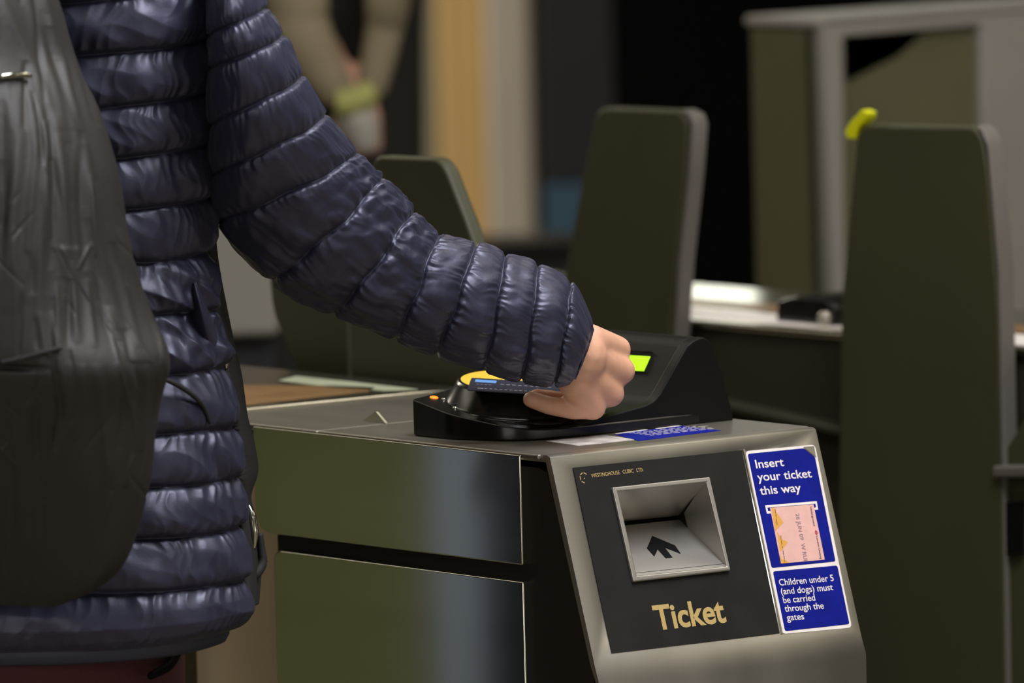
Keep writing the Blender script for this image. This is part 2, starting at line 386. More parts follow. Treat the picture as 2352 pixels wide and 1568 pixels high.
p0 = (sl + gp + sr + gp + BI[2] + up_ + BI[3] + up_) / 4 + RN * .0007
arrow = [(1498, 1230), (1550.6, 1252), (1564, 1271.5), (1525.7, 1255), (1558, 1297), (1542, 1298.5), (1511, 1260), (1502.8, 1277.5), (1486.5, 1257)]
prism('arrow', [onp(*p, p0, RN) for p in arrow], RN * -.004, 'slot', gate)
# lettering on the plate
H0 = .0006
letter_part('ticket_lettering', [('Ticket', fa(1508, 1446, H0), fa(1669, 1427, H0), UPF, .0198)], NF, 'gold', gate, .0002, .025)
letter_part('maker_lettering', [('WESTINGHOUSE', fa(1359, 1096.5, H0), fa(1424, 1088.5, H0), UPF, .0031), ('CUBIC', fa(1431, 1087.5, H0), fa(1456, 1084.5, H0), UPF, .0031), ('LTD.', fa(1463, 1083.5, H0), fa(1478, 1082, H0), UPF, .0031)], NF, 'gold', gate, .0001, .0)
V, F = [], []
ec = fa(1341.5, 1097, H0)
for k in range(6):                                            # worn hexagonal emblem: six separate dashes
    a0, a1 = math.radians(60 * k + 38), math.radians(60 * k + 82)
    for r_ in (.0046, .0038):
        for a_ in (a0, a1): V.append(ec + XV * math.cos(a_) * r_ + UPF * math.sin(a_) * r_ * 1.05)
    i = len(V) - 4; F.append((i, i + 1, i + 3, i + 2))
    if k in (4, 5): V = V[:-4]; F = F[:-1]
i = len(V); V += [ec + XV * q[0] + UPF * q[1] for q in ((-.0005, -.001), (.0006, -.001), (.0003, .0006))]; F.append((i, i + 1, i + 2))
mesh('maker_emblem', [v + NF * .0001 for v in V], F, 'gold', gate, False)
# instruction sticker
stk = prism('instruction_sticker', rounded([fa(*p) for p in ((1711, 1036), (1871, 1021), (1956, 1441), (1796, 1456))], .0042), NF * .0005, 'white', gate)
stk['label'] = 'white edged blue instruction sticker with a pink ticket picture'
hs = .0005
def sp(name, pts, m, r=0, h=hs, t=.00015):
    return prism(name, rounded([fa(*p, h) for p in pts], r) if r else [fa(*p, h) for p in pts], NF * t, m, stk)
sp('blue_panel', ((1717, 1042), (1846, 1029), (1872, 1050), (1919, 1289), (1772, 1304)), 'blue', .0022)
sp('blue_panel', ((1775, 1312), (1923, 1298), (1951, 1433), (1803, 1449)), 'blue', .0022)
sp('peeled_corner', ((1845, 1026), (1869, 1024), (1874, 1050), (1862, 1040)), 'steel', 0, hs + .0004, .0004)
h2 = hs + .00015
big = [('Insert', (1737, 1075), (1801.6, 1069.5)), ('your ticket', (1741, 1104.5), (1865.5, 1095.5)), ('this way', (1747, 1136), (1841, 1128))]
sml = [('Children under 5', (1790.7, 1344.5), (1915.6, 1333.5)), ('(and dogs) must', (1795, 1365), (1914, 1354.5)), ('be carried', (1800, 1385), (1873, 1378.5)), ('through the', (1803.5, 1404.5), (1893, 1397)), ('gates', (1808, 1425), (1847.7, 1421.5))]
letter_part('heading_lettering', [(s, fa(*a, h2), fa(*b, h2), UPF, .0070) for s, a, b in big], NF, 'white', stk, .0001, .012)
letter_part('notice_lettering', [(s, fa(*a, h2), fa(*b, h2), UPF, .0054) for s, a, b in sml], NF, 'white', stk, .0001, .008)
z7 = lambda x, y: (1750 + x / 8.712, 1140 + y / 8.712)
sp('slot_outline', [z7(*p) for p in ((62, 178), (1095, 92), (1124, 258), (1052, 266), (1045, 225), (1085, 215), (1070, 142), (108, 220), (122, 292), (170, 294), (178, 335), (98, 342))], 'white', 0, h2, .0001)
tk = sp('ticket_picture', [z7(*p) for p in ((160, 225), (1030, 155), (1258, 1262), (380, 1340))], 'pink', 0, h2, .00015)
h3 = h2 + .00015
def tks(name, pts, m): return prism('ticket_triangle' if name is None else name, [fa(*z7(*p), h3) for p in pts], NF * .0001, m, stk)
tks(None, ((190, 228), (232, 225), (430, 520), (262, 690)), 'orange'); tks(None, ((300, 700), (400, 850), (520, 915), (365, 1110)), 'orange'); tks(None, ((350, 1120), (400, 1250), (470, 1270), (545, 1325), (382, 1340)), 'orange')
sd = fa(*z7(1258, 1262), h3) - fa(*z7(1030, 155), h3); sd /= np.linalg.norm(sd)
tu = XV
def tl(s, a, b, h): return (s, fa(*z7(*a), h3 + .0001), fa(*z7(*b), h3 + .0001), tu, h)
letter_part('ticket_print', [tl('26 JUN 09  W RUI', (672, 345), (840, 1285), .0040)], NF, 'fadedink', stk, .0001, .004)
letter_part('ticket_print', [tl('Underground', (962, 205), (1035, 590), .0018), tl('London Underg', (1085, 790), (1168, 1250), .0018)], NF, 'ink', stk, .0001, .01)
letter_part('ticket_print', [tl('Not for resale', (255, 250), (300, 570), .0011), tl('This side up - Not for re', (362, 775), (452, 1310), .0011)], NF, 'ink', stk, .0001, .01)
rc = fa(*z7(1085, 720), h3)
V, F = [], []
for k in range(16):
    a_ = k / 16 * 2 * math.pi
    for r_ in (.0016, .0010): V.append(rc + XV * math.cos(a_) * r_ + UPF * math.sin(a_) * r_)
    F.append((2 * k, 2 * k + 1, (2 * k + 3) % 32, (2 * k + 2) % 32))
i = len(V); V += [rc + XV * a_ + UPF * b_ for a_, b_ in ((-.0004, -.0022), (.0004, -.0022), (.0004, .0022), (-.0004, .0022))]; F.append((i, i + 1, i + 2, i + 3))
mesh('ticket_roundel', [v + NF * .0002 for v in V], F, 'red', stk, False)
# stickers lying on the top plate
prism('white_top_sticker', [onz(*p, 1.0002) for p in ((1254, 1013), (1328, 1024), (1463, 1010), (1388, 999))], (0, 0, .0003), 'smudge', gate)
bs = prism('blue_top_sticker', [onz(*p, 1.0002) for p in ((1412, 998), (1560, 977.5), (1656, 989), (1466, 1013))], (0, 0, .0003), 'blue', gate)
V, F = [], []
def zline(p, q, w):
    a, b = onz(*p, 1.0006), onz(*q, 1.0006); i = len(V); e = np.array([0, w, 0]); V.extend([a - e, b - e, b + e, a + e]); F.append((i, i + 1, i + 2, i + 3))
zline((1414, 996), (1485, 986), .0022); zline((1508, 984), (1562, 977), .0022)
for k in range(5):
    x = .152
    while x < .222:
        e = x + random.uniform(.004, .011); i = len(V); y = .086 - .0072 * k
        V.extend([(x, y, 1.0006), (e, y, 1.0006), (e, y + .0016, 1.0006), (x, y + .0016, 1.0006)]); F.append((i, i + 1, i + 2, i + 3)); x = e + .0022
mesh('white_rule_lines', V, F, 'white', bs, False)
# flaps (paddles) of this gate, swung open along its far side
def paddle(name, pts, x, t, parent, r=.012, lab=None):
    P = [onx(*p, x) for p in pts]
    o = prism(name, rounded(P, r), (t, 0, 0), 'olive', parent, .004, 3)
    return o
paddle('flap', ((800, 700), (830, 520), (858, 357), (1003, 363), (1022, 385), (1078, 530), (1130, 700), (1185, 920), (805, 920)), W + .022, .016, gate)
paddle('flap', ((612, 600), (640, 480), (795, 480), (801, 900), (705, 900), (655, 790), (625, 720)), W + .05, .016, gate)

# ================================================================== card reader on the gate
TILT = np.array([0, -.125, 1.0]); TILT /= np.linalg.norm(TILT)
PC = np.array([.103, .175, 1.0425])                         # centre of the yellow pad
rd = thing('card_reader', 'black card reader with a yellow pad and green display on the near gate', 'card reader', (.14, .16, 1.0))
def btop(x, y): return 1.0204 + (y - .161) * .187
foot = rounded([(.0236, .2205), (.0245, .165), (.052, .1035), (.125, .1000), (.2735, .1032), (.2735, .235), (.10, .245)], [.003, .012, .03, .03, .004, .004, .02], 8)
nf = len(foot); V = [(x, y, 1.0004) for x, y in foot] + [(x, y, btop(x, y)) for x, y in foot]
mesh('reader_base', V, [tuple(range(nf))[::-1], tuple(range(nf, 2 * nf))] + [(i, (i + 1) % nf, nf + (i + 1) % nf, nf + i) for i in range(nf)], 'black', rd, True, .0016, 3, 30)
ux = np.cross((0, 1, 0), TILT); ux /= np.linalg.norm(ux); uy = np.cross(TILT, ux)
def lathe(name, prof, c, m, parent, k=72, cap=True):
    a = np.linspace(0, 2 * math.pi, k, endpoint=False)
    P = np.stack([c + TILT * h + r * (np.cos(a)[:, None] * ux + np.sin(a)[:, None] * uy) for r, h in prof])
    return gridmesh(name, P, m, parent, True, cap)
lathe('pad_cone', [(.067, -.028), (.067, -.0215), (.0655, -.0205), (.062, -.020), (.0615, -.0185), (.0605, -.0175), (.053, -.003), (.0515, -.0008), (.0500, 0), (.04, 0.0)], PC, 'black', rd)
lathe('touch_pad', [(.0490, -.0005), (.0490, .0004), (.0483, .0007), (.001, .0007)], PC, 'yellow', rd)
# hood with the display
hp = [(.2791, 1.0), (.2765, 1.012), (.2662, 1.045), (.2575, 1.0655), (.2535, 1.071), (.2485, 1.0735), (.243, 1.0733), (.2365, 1.0715), (.2295, 1.0675)]
rim = [(.2130, 1.047), (.1985, 1.0285), (.192, 1.0235), (.183, 1.0205), (.150, 1.0160), (.12, 1.0125), (.09, 1.0100), (.088, 1.0)]
def solid_profile(P, y): return [(x, y, z) for x, z in P]
prism('hood_wall', solid_profile(hp + rim, .1025), (0, .012, 0), 'satin', rd, .0016, 3, 30)
prism('hood_wall', solid_profile(hp + rim, .2235), (0, .012, 0), 'satin', rd, .0016, 3, 30)
back = hp[:-1] + [(.2305, 1.0655), (.2150, 1.0455), (.2, 1.0265), (.194, 1.0215), (.186, 1.0185), (.16, 1.0150), (.158, 1.0)]
prism('hood', solid_profile(back, .1155), (0, .109, 0), 'satin', rd, .0012, 3, 30)
SN = np.array([-(1.0655 - 1.0265), 0, .2305 - .2]); SN /= np.linalg.norm(SN); S0 = np.array([.2, .17, 1.0265])
def sc_(px, py): return onp(px, py, S0, SN)
prism('display_window', [sc_(*p) + SN * .0002 for p in ((1380, 803), (1500, 807), (1483, 856), (1368, 854))], SN * .0003, 'black', rd)
prism('display', [sc_(*p) + SN * .0005 for p in ((1392, 813), (1495, 819.5), (1480, 853), (1376, 848))], SN * .0003, 'screen', rd)
prism('window_lip', [sc_(*p) + SN * .0004 for p in ((1384, 801), (1501, 808), (1500, 810), (1383, 803))], SN * .0006, 'side', rd)
lz = onp(997, 913, (.0245, .165, btop(0, .165)), (0, -.187, 1))
led = gridmesh('indicator_light', np.stack([lz + np.array([0, 0, h]) + r * np.stack([np.cos(t), np.sin(t), np.sin(t) * .187], -1) for t in [np.linspace(0, 2 * math.pi, 20, endpoint=False)] for r, h in ((.0035, -.0005), (.0035, .0006), (.0025, .0010), (.0004, .0012))]), 'led', rd, True, True)
for px, py in ((1019, 917), (1045, 937)):
    q = onp(px, py, (.0245, .165, btop(0, .165)), (0, -.187, 1)); gridmesh('screw', np.stack([q + np.array([0, 0, h]) + r * np.stack([np.cos(t), np.sin(t), 0 * t], -1) for t in [np.linspace(0, 2 * math.pi, 14, endpoint=False)] for r, h in ((.0018, -.001), (.0018, .0008), (.0012, .0012), (.0002, .0013))]), 'side', rd, True, True)

# ================================================================== payment card on the pad
C0 = PC + TILT * .0011
ca = onp(1073, 897, C0, TILT); cb = onp(1228, 906.5, C0, TILT); cu = cb - ca; cu /= np.linalg.norm(cu); cv = np.cross(TILT, cu)
cardp = rounded([ca, ca + cu * .0856, ca + cu * .0856 + cv * .054, ca + cv * .054], .003)
card = prism('bank_card', cardp, TILT * .0009, 'card')
tag(card, 'dark blue bank card held flat on the yellow pad of the reader', 'card')
ct = ca + TILT * .0009
q = lambda a, b: ct + cu * a + cv * b
prism('card_logo', [q(.004, .036), (q(.022, .036)), q(.022, .047), q(.004, .047)], TILT * .0001, 'cardblue', card)
V, F = [], []
def cl(a0, a1, b0, b1):
    i = len(V); V.extend([q(a0, b0), q(a1, b0), q(a1, b1), q(a0, b1)]); F.append((i, i + 1, i + 2, i + 3))
for k in range(9): cl(.026 + k * .005, .029 + k * .005, .031, .033)
for k in range(4): cl(.006 + k * .0035, .008 + k * .0035, .026, .0275)
for k in range(14): cl(.014 + k * .0042, .0165 + k * .0042, .0085, .0105)
cl(.008, .013, .0075, .0105)
mesh('card_print', [v + TILT * .0001 for v in V], F, 'silver', card, False)

# ================================================================== neighbouring gates
def gate_copy(label, x0, y0, y1, paint='oliveplate'):
    g = thing('ticket_gate', label, 'ticket gate', (x0 + .135, (y0 + y1) / 2, 0), 'steel ticket gates')
    box('gate_body', x0 + .004, x0 + .266, y0 + .01, y1, .05, .992, paint, g, .004)
    box('top_plate', x0, x0 + .27, y0, y1, .992, 1.0, 'reartop', g, .003)
    box('plinth', x0 + .015, x0 + .25, y0 + .03, y1 - .03, 0, .06, 'dark', g)
    return g
NX = .874
g2 = gate_copy('second steel ticket gate, blurred, its bright top crossed by two olive flaps', NX, .0, 1.52)
f1 = paddle('flap', ((1915, 1760), (1930, 700), (1950, 480), (1966, 310), (1984, 286), (2236, 290), (2256, 318), (2268, 400), (2292, 700), (2300, 1000), (2312, 1760)), NX - .026, .018, g2)
prism('flap_edge', [onx(*p, NX - .0255) for p in ((2240, 286), (2258, 300), (2272, 335), (2296, 620), (2304, 1000), (2316, 1760), (2310, 1760), (2298, 1000), (2288, 620), (2264, 338), (2252, 308))], (.018, 0, 0), 'oliveedge', f1, .002)
y0s = [onx(*p, NX - .0275) for p in ((1940, 300), (1952, 280), (1978, 252), (1992, 258), (1990, 272), (1972, 292), (1962, 320), (1944, 318))]
hv = prism('corner_tape', y0s, (.012, 0, 0), 'hivis', f1, .001)
f2 = paddle('flap', ((1245, 900), (1300, 600), (1338, 400), (1366, 262), (1384, 246), (1560, 253), (1580, 278), (1574, 400), (1552, 600), (1530, 900)), NX - .026, .018, g2)
prism('flap_edge', [onx(*p, NX - .0255) for p in ((1562, 250), (1586, 262), (1594, 285), (1586, 400), (1564, 600), (1545, 900), (1536, 900), (1555, 600), (1577, 400), (1584, 288), (1576, 268))], (.018, 0, 0), 'oliveedge', f2, .002)
# bumper housing at the foot of the right hand flap
prism('flap_housing', rounded([onx(*p, NX - .02) for p in ((2285, 1082), (2298, 1050), (2352, 962), (2420, 880), (2500, 880), (2500, 1600), (2290, 1600))], .004), (.03, 0, 0), 'olive', g2, .004)
prism('housing_ledge', [onx(*p, NX - .03) for p in ((2278, 1070), (2500, 1066), (2500, 1094), (2278, 1098))], (.02, 0, 0), 'oliveedge', g2, .003)
prism('housing_vent', [onx(*p, NX - .024) for p in ((2294, 1155), (2346, 1150), (2346, 1272), (2294, 1275))], (.01, 0, 0), 'slot', g2)
prism('side_rail', rounded([onx(*p, NX - .02) for p in ((1350, 860), (1930, 985), (1930, 1000), (1350, 875))], .002), (.03, 0, 0), 'oliveplate', g2, .003)
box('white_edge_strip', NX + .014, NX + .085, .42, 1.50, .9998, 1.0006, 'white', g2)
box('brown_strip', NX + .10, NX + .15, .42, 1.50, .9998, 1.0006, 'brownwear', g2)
# black reader on that gate's top
bp = onz(1873, 735, 1.0)
r2 = thing('card_reader', 'small black card reader on top of the second gate between its two flaps', 'card reader', (bp[0], bp[1], 1.0))
a0 = onz(1822, 734, 1.0)[:2]; a1 = onz(1945, 748, 1.0)[:2]
yb = sorted((a0[1], a1[1]))
pr = [(NX + .035, yb[0], 1.0005), (NX + .035, yb[1], 1.0005), (NX + .035, yb[1] - .004, 1.021), (NX + .035, yb[1] - .03, 1.027), (NX + .035, yb[0] + .02, 1.027), (NX + .035, yb[0] + .004, 1.02)]
prism('reader_base', pr, (.12, 0, 0), 'black', r2, .004)
q = np.array([NX + .03, yb[0] + .012, 1.008])
a_ = np.linspace(0, 2 * math.pi, 16, endpoint=False)
gridmesh('stud', np.stack([np.array([NX + .028, yb[0] + .012, 1.008]) + np.stack([np.full(16, -h), r * np.cos(a_), r * np.sin(a_)], -1) for r, h in ((.007, -.008), (.007, 0), (.005, .003), (.0005, .004))]), 'steel', r2, True, True)

GY = onx(1112, 1180, 0)[1] + 1.035  # gate outside the view, placed and coloured for the side panel's reflection
g3 = gate_copy('third steel ticket gate, out of view behind the person in the navy jacket', -1.06, GY, 2.6, 'olivelight')
box('blue_panel', -.796, -.787, GY + .005, GY + .075, .40, .97, 'paleblue', g3)  # added pale blue strip, unseen, gives the side panel a bluish reflection
box('front_panel', -1.06, -.792, GY - .004, GY + .004, .05, .998, 'slot', g3)
for yc in (GY + .6, GY + 1.02):
    prism('flap', rounded([(-.77, yc - .14, .62), (-.77, yc + .14, .62), (-.77, yc + .1, 1.2), (-.77, yc - .08, 1.2)], .02), (.016, 0, 0), 'olive', g3, .004)

# grey housing standing beyond the second gate (top right)
mx, my = at(1890, 40, 2.3)[:2]; mz = at(1890, 42, 2.3)[2]
mc = thing('metal_cabinet', 'grey metal cabinet at the back right with a framed brown panel', 'cabinet', (mx + .3, my + .08, 0))
lx = onx(1716, 30, mx)[1]
box('cabinet_body', mx, mx + 1.0, my + .012, lx, 0, mz - .012, 'oliveside', mc, .008)
box('cabinet_lid', mx - .004, mx + 1.0, my, lx + .003, mz - .012, mz, 'greyhouse', mc, .005)
fy = lambda px, py, y=my: ony(px, py, y)
out = [fy(1888, 42), fy(2700, -25), fy(2700, 900), fy(1925, 900)]
inn = [fy(1938, 84), fy(2254, 58), fy(2262, 700), fy(1940, 700)]
V = [p for p in out] + [p for p in inn]; V += [p + np.array([0, .014, 0]) for p in V]
F = []
for i in range(4):
    j = (i + 1) % 4; F += [(i, j, 4 + j, 4 + i), (8 + i, 8 + j, 12 + j, 12 + i), (i, j, 8 + j, 8 + i), (4 + i, 4 + j, 12 + j, 12 + i)]
mesh('front_frame', V, F, 'greyhouse', mc, True, .003)
prism('inset_panel', [p + np.array([0, .0125, 0]) for p in inn], (0, .004, 0), 'brownpanel', mc)
prism('dark_corner', [fy(*p, my + .012) for p in ((1938, 86), (2130, 70), (2060, 130), (1940, 190))], (0, .002, 0), 'maroonpanel', mc)
prism('panel_shadow_gap', [fy(*p, my + .012) for p in ((2243, 62), (2256, 60), (2264, 700), (2251, 700))], (0, .002, 0), 'slot', mc)
prism('side_seam', [onx(*p, mx - .0015) for p in ((1850, 45), (1862, 45), (1884, 700), (1870, 700))], (.002, 0, 0), 'oliveplate', mc)

# grey box whose lower edge shows under the armpit
gb = thing('metal_cabinet', 'grey cabinet seen in the gap between armpit and jacket front, dark at its foot', 'cabinet', (*away(540, 2.4), 0))
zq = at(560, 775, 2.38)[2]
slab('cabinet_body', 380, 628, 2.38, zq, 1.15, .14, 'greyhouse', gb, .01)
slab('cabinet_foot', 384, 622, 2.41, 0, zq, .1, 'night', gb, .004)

# ================================================================== person in the navy jacket
def cap_cloud(bones, step=.35):
    """skeleton bones -> union mesh (one continuous skin)"""
    bm = bmesh.new()
    for a, b, ra, rb in bones:
        a, b = np.asarray(a, float), np.asarray(b, float); L = np.linalg.norm(b - a); n = max(2, int(L / (min(ra, rb) * step)) + 1)
        for t in np.linspace(0, 1, n):
            r = ra + (rb - ra) * t
            bmesh.ops.create_icosphere(bm, subdivisions=2, radius=r, matrix=Matrix.Translation(Vector(a + (b - a) * t)))
    me = bpy.data.meshes.new('cloud'); bm.to_mesh(me); bm.free(); return me
def skin_mesh(name, bones, voxel, m, iters=8, parent=None):
    me = cap_cloud(bones); o = bpy.data.objects.new('tmp', me); COL.objects.link(o)
    r = o.modifiers.new('r', 'REMESH'); r.mode = 'VOXEL'; r.voxel_size = voxel
    s = o.modifiers.new('s', 'SMOOTH'); s.factor = .5; s.iterations = iters
    dg = bpy.context.evaluated_depsgraph_get(); new = bpy.data.meshes.new_from_object(o.evaluated_get(dg)); new.name = name
    bpy.data.objects.remove(o); bpy.data.meshes.remove(me)
    new.materials.clear()
    bm = bmesh.new(); bm.from_mesh(new)                       # keep only the largest connected shell
    seen, best = set(), []
    for v in bm.verts:
        if v.index in seen: continue
        st, comp = [v], []
        seen.add(v.index)
        while st:
            w = st.pop(); comp.append(w)
            for e in w.link_edges:
                x = e.other_vert(w)
                if x.index not in seen: seen.add(x.index); st.append(x)
        if len(comp) > len(best): best = comp
    keep = set(best); bmesh.ops.delete(bm, geom=[v for v in bm.verts if v not in keep], context='VERTS'); bm.to_mesh(new); bm.free()
    return finish(name, new, m, parent)

PHI = math.radians(60)
f_ = math.cos(PHI) * RV + math.sin(PHI) * FV                 # the way the person faces
r_ = math.sin(PHI) * RV - math.cos(PHI) * FV                 # towards the person's right
CT = -.425 * RV + .02 * FV                                   # torso axis
def body(fr, rt, z): return CT + f_ * fr + r_ * rt + ZV * z
B = []
pelv, chest = body(0, 0, .92), body(0, 0, 1.22)
for sgn in (-1, 1):
    hip, knee, ank = body(0, .06 * sgn, .88), body(.02, .086 * sgn, .48), body(-.02, .095 * sgn, .08)
    B += [(hip, knee, .06, .05), (knee, ank, .05, .036), (ank, body(.12, .10 * sgn, .035), .035, .028)]
    B += [(body(-.01, .055 * sgn, .96), body(0, .055 * sgn, .88), .06, .06)]
    B += [(body(-.01, .06 * sgn, 1.28), body(0, .05 * sgn, 1.0), .055, .055), (body(0, .05 * sgn, 1.39), body(.01, .11 * sgn, 1.34), .045, .026)]
B += [(body(0, 0, 1.0), body(0, 0, 1.34), .075, .075), (body(-.01, 0, 1.40), body(.02, 0, 1.50), .055, .05)]
hd = body(.035, 0, 1.60)
B += [(hd, hd + ZV * .035, .078, .08), (hd + f_ * .03 - ZV * .06, hd + f_ * .045 - ZV * .05, .05, .045), (hd + f_ * .098 - ZV * .005, hd + f_ * .108 - ZV * .028, .010, .012)]
for sgn in (-1, 1): B += [(hd + r_ * .082 * sgn - ZV * .02, hd + r_ * .084 * sgn + ZV * .02, .010, .012), (hd + f_ * .07 + r_ * .03 * sgn + ZV * .02, hd + f_ * .072 + r_ * .03 * sgn + ZV * .02, .014, .014)]
# left arm hanging
lsh, lel, lwr = body(-.01, -.18, 1.36), body(-.02, -.235, 1.09), body(.06, -.235, .86)
B += [(lsh, lel, .045, .037), (lel, lwr, .036, .025), (lwr, lwr - ZV * .08 + f_ * .02, .026, .026)]
for k in range(4): B += [(lwr - ZV * .085 + f_ * (.03 - .02 * k + .01), lwr - ZV * (.165 - .006 * k * k) + f_ * (.035 - .02 * k), .0085, .007)]
B += [(lwr - ZV * .03 + f_ * .03, lwr - ZV * .10 + f_ * .055, .010, .008)]
# right arm to the reader
rsh = at(560, 115, -.06); rel = at(735, 575, .03); wr0 = at(1270, 800, .095)
B += [(rsh, rel, .030, .030), (rel, wr0, .030, .024), (body(.02, .08, 1.33), rsh, .03, .028)]
wr = at(1332, 818, .108)
B += [(wr0, wr, .026, .024)]
mcp = {'i': at(1417, 803, .150), 'm': at(1427, 851, .144), 'r': at(1402, 903, .138), 'p': at(1362, 935, .128)}
for k, base in (('i', at(1350, 785, .115)), ('m', at(1345, 815, .113)), ('r', at(1335, 845, .112)), ('p', at(1322, 872, .110))):
    B += [(base, mcp[k], .0165, .0125 if k != 'p' else .0115)]
B += [(at(1345, 800, .116), at(1400, 825, .147), .018, .013), (at(1338, 850, .115), at(1385, 885, .138), .018, .013), (at(1325, 870, .115), at(1350, 915, .130), .017, .014), (at(1360, 830, .13), at(1370, 880, .135), .02, .018)]
fing = [[('i', 1), (1408, 842, .190), (1360, 878, .208), (1318, 900, .212)], [('m', 1), (1398, 898, .182), (1342, 915, .19), (1300, 917, .192)],
        [('r', 1), (1352, 930, .152), (1285, 917, .142), (1232, 909, .138)], [('p', 1), (1318, 941, .122), (1262, 931, .119), (1220, 917, .118)]]
for fg, rr in zip(fing, ((.0105, .009, .008, .0072), (.011, .009, .0082, .0074), (.011, .0085, .0074, .0068), (.0105, .0088, .0084, .0076))):
    P = [mcp[fg[0][0]]] + [at(*p) for p in fg[1:]]
    for i in range(3): B.append((P[i], P[i + 1], rr[i], rr[i + 1]))
th = [at(1338, 805, .13), at(1352, 842, .172), at(1330, 872, .196), at(1306, 894, .205)]
for i in range(3): B.append((th[i], th[i + 1], (.015, .0115, .0095)[i], (.0115, .0095, .0085)[i]))
person = skin_mesh('person', B, .0022, 'skin', 7)
tag(person, 'person in navy quilted jacket and maroon trousers holding a card on the reader', 'person')

# ---- jacket torso
def lerp_table(tab, y): t = np.array(tab, float); return np.interp(y, t[:, 0], t[:, 1])
EDGE = [(-330, 150), (-290, 250), (-230, 400), (-150, 505), (-60, 520), (60, 515), (300, 505), (430, 500), (520, 490), (610, 482), (700, 488), (790, 506), (860, 522), (950, 537), (1000, 545), (1110, 553), (1225, 558), (1300, 563), (1345, 567), (1385, 571), (1415, 570), (1440, 560), (1458, 545), (1466, 532)]
SEAMS = [-330, -262, -140, -18, 106, 232, 352, 475, 597, 722, 856, 993, 1110, 1226, 1345, 1464]
CRR = -.43
def torso_axis(y):                                            # z of an image row at the torso
    d = ray(300, y); t = (-.09 - CAM @ FV) / (d @ FV); return (CAM + d * t)[2]
NV = 760
ys = np.linspace(-330, 1464, NV)
th_vis = np.linspace(math.radians(82), math.radians(215), 420); th_hid = np.linspace(math.radians(217), math.radians(292), 60)
TH = np.concatenate([th_vis, th_hid])
zs = np.array([torso_axis(y) for y in ys])
half = np.array([at(lerp_table(EDGE, y), y, -.06) @ RV for y in ys]) - CRR
sc = half / (.5 * .135 * math.cos(TH[0]) + .866 * .2 * math.sin(TH[0]))
Y, A = np.meshgrid(ys, TH, indexing='ij')
ct_, st_ = np.cos(A), np.sin(A); n_ = 2.25
rad = (np.abs(ct_) ** n_ + np.abs(st_) ** n_) ** (-1 / n_)
aa, bb = .135 * sc[:, None] * np.ones_like(A), .2 * sc[:, None] * np.ones_like(A)
fr, rt = aa * ct_ * rad, bb * st_ * rad
arc = A * .17
base_c = CRR * RV + .02 * FV
# seam phase: seams tilt up a little towards the right
tilt = (arc - 2.0 * .17) * 170 * smooth(700, 300, Y)
Yt = Y - tilt + 6 * noise(arc * 9, Y * .01, 5)
k = np.clip(np.searchsorted(SEAMS, Yt.ravel()) - 1, 0, len(SEAMS) - 2).reshape(Yt.shape)
S = np.array(SEAMS, float); t = np.clip((Yt - S[k]) / (S[k + 1] - S[k]), 0, 1)
tb = t ** 1.35
puff = np.clip(1 - np.abs(2 * tb - 1) ** 2.4, 0, 1) ** .70
lob = 1 + .28 * noise(arc * 14 + k * 3.1, k * 5.7, 1)
dseam = np.minimum(t, 1 - t)
skew = arc * 62 + (t - .5) * 1.3 * noise(k * 2.3, k * 1.1, 8) + .6 * noise(arc * 20, t * 2 + k * 3, 9)
puck = ridge(skew, t * .9 + k * 9.2, 2) ** 1 * np.exp(-dseam / .30)
long_ = noise(arc * 26 + .5 * t, t * 1.0 + k * 4.4, 3)
diag = ridge(arc * 15 + Y * .011, Y * .004 - arc * 9, 4)
crum = smooth(560, 660, Y) * smooth(900, 800, Y) * smooth(math.radians(150), math.radians(100), A)
D = .0090 * puff * lob + .0026 * puck * smooth(0, .10, dseam) + .0022 * long_ * puff + .0016 * diag * puff + crum * (.006 * ridge(arc * 16 + Y * .012, Y * .006, 6) + .003 * noise(arc * 60, Y * .02, 7))
fade = np.ones_like(D)
D = D - .005
nrm_f = ct_ / .135; nrm_r = st_ / .2; nl = np.sqrt(nrm_f ** 2 + nrm_r ** 2); nrm_f /= nl; nrm_r /= nl
P = base_c + (fr + D * nrm_f)[..., None] * f_ + (rt + D * nrm_r)[..., None] * r_ + zs[:, None, None] * ZV
hemslope = smooth(1300, 1464, Y) * (A - math.radians(82)) * -.006
P = P + hemslope[..., None] * ZV
jacket = gridmesh('jacket', P, 'nylon', person)
so = jacket.modifiers.new('thick', 'SOLIDIFY'); so.thickness = .006; so.offset = -1
jacket['label'] = 'navy quilted jacket, open at the front'
# hem lip hanging just inside the lower edge
HP = []
for j, (yy, off, dz) in enumerate(((1425, -.012, 0), (1448, -.010, 0), (1458, -.006, -.0045), (1466, -.006, -.009), (1471, -.010, -.011), (1464, -.016, -.008))):
    i = min(NV - 1, int((min(yy, 1464) + 330) / 1794 * (NV - 1)))
    row = base_c + (fr[i] + off * nrm_f[i])[:, None] * f_ + (rt[i] + off * nrm_r[i])[:, None] * r_ + (zs[i] + dz) * ZV + hemslope[i][:, None] * ZV
    HP.append(row)
gridmesh('hem', np.array(HP)[:, 6:], 'nylonin', jacket)
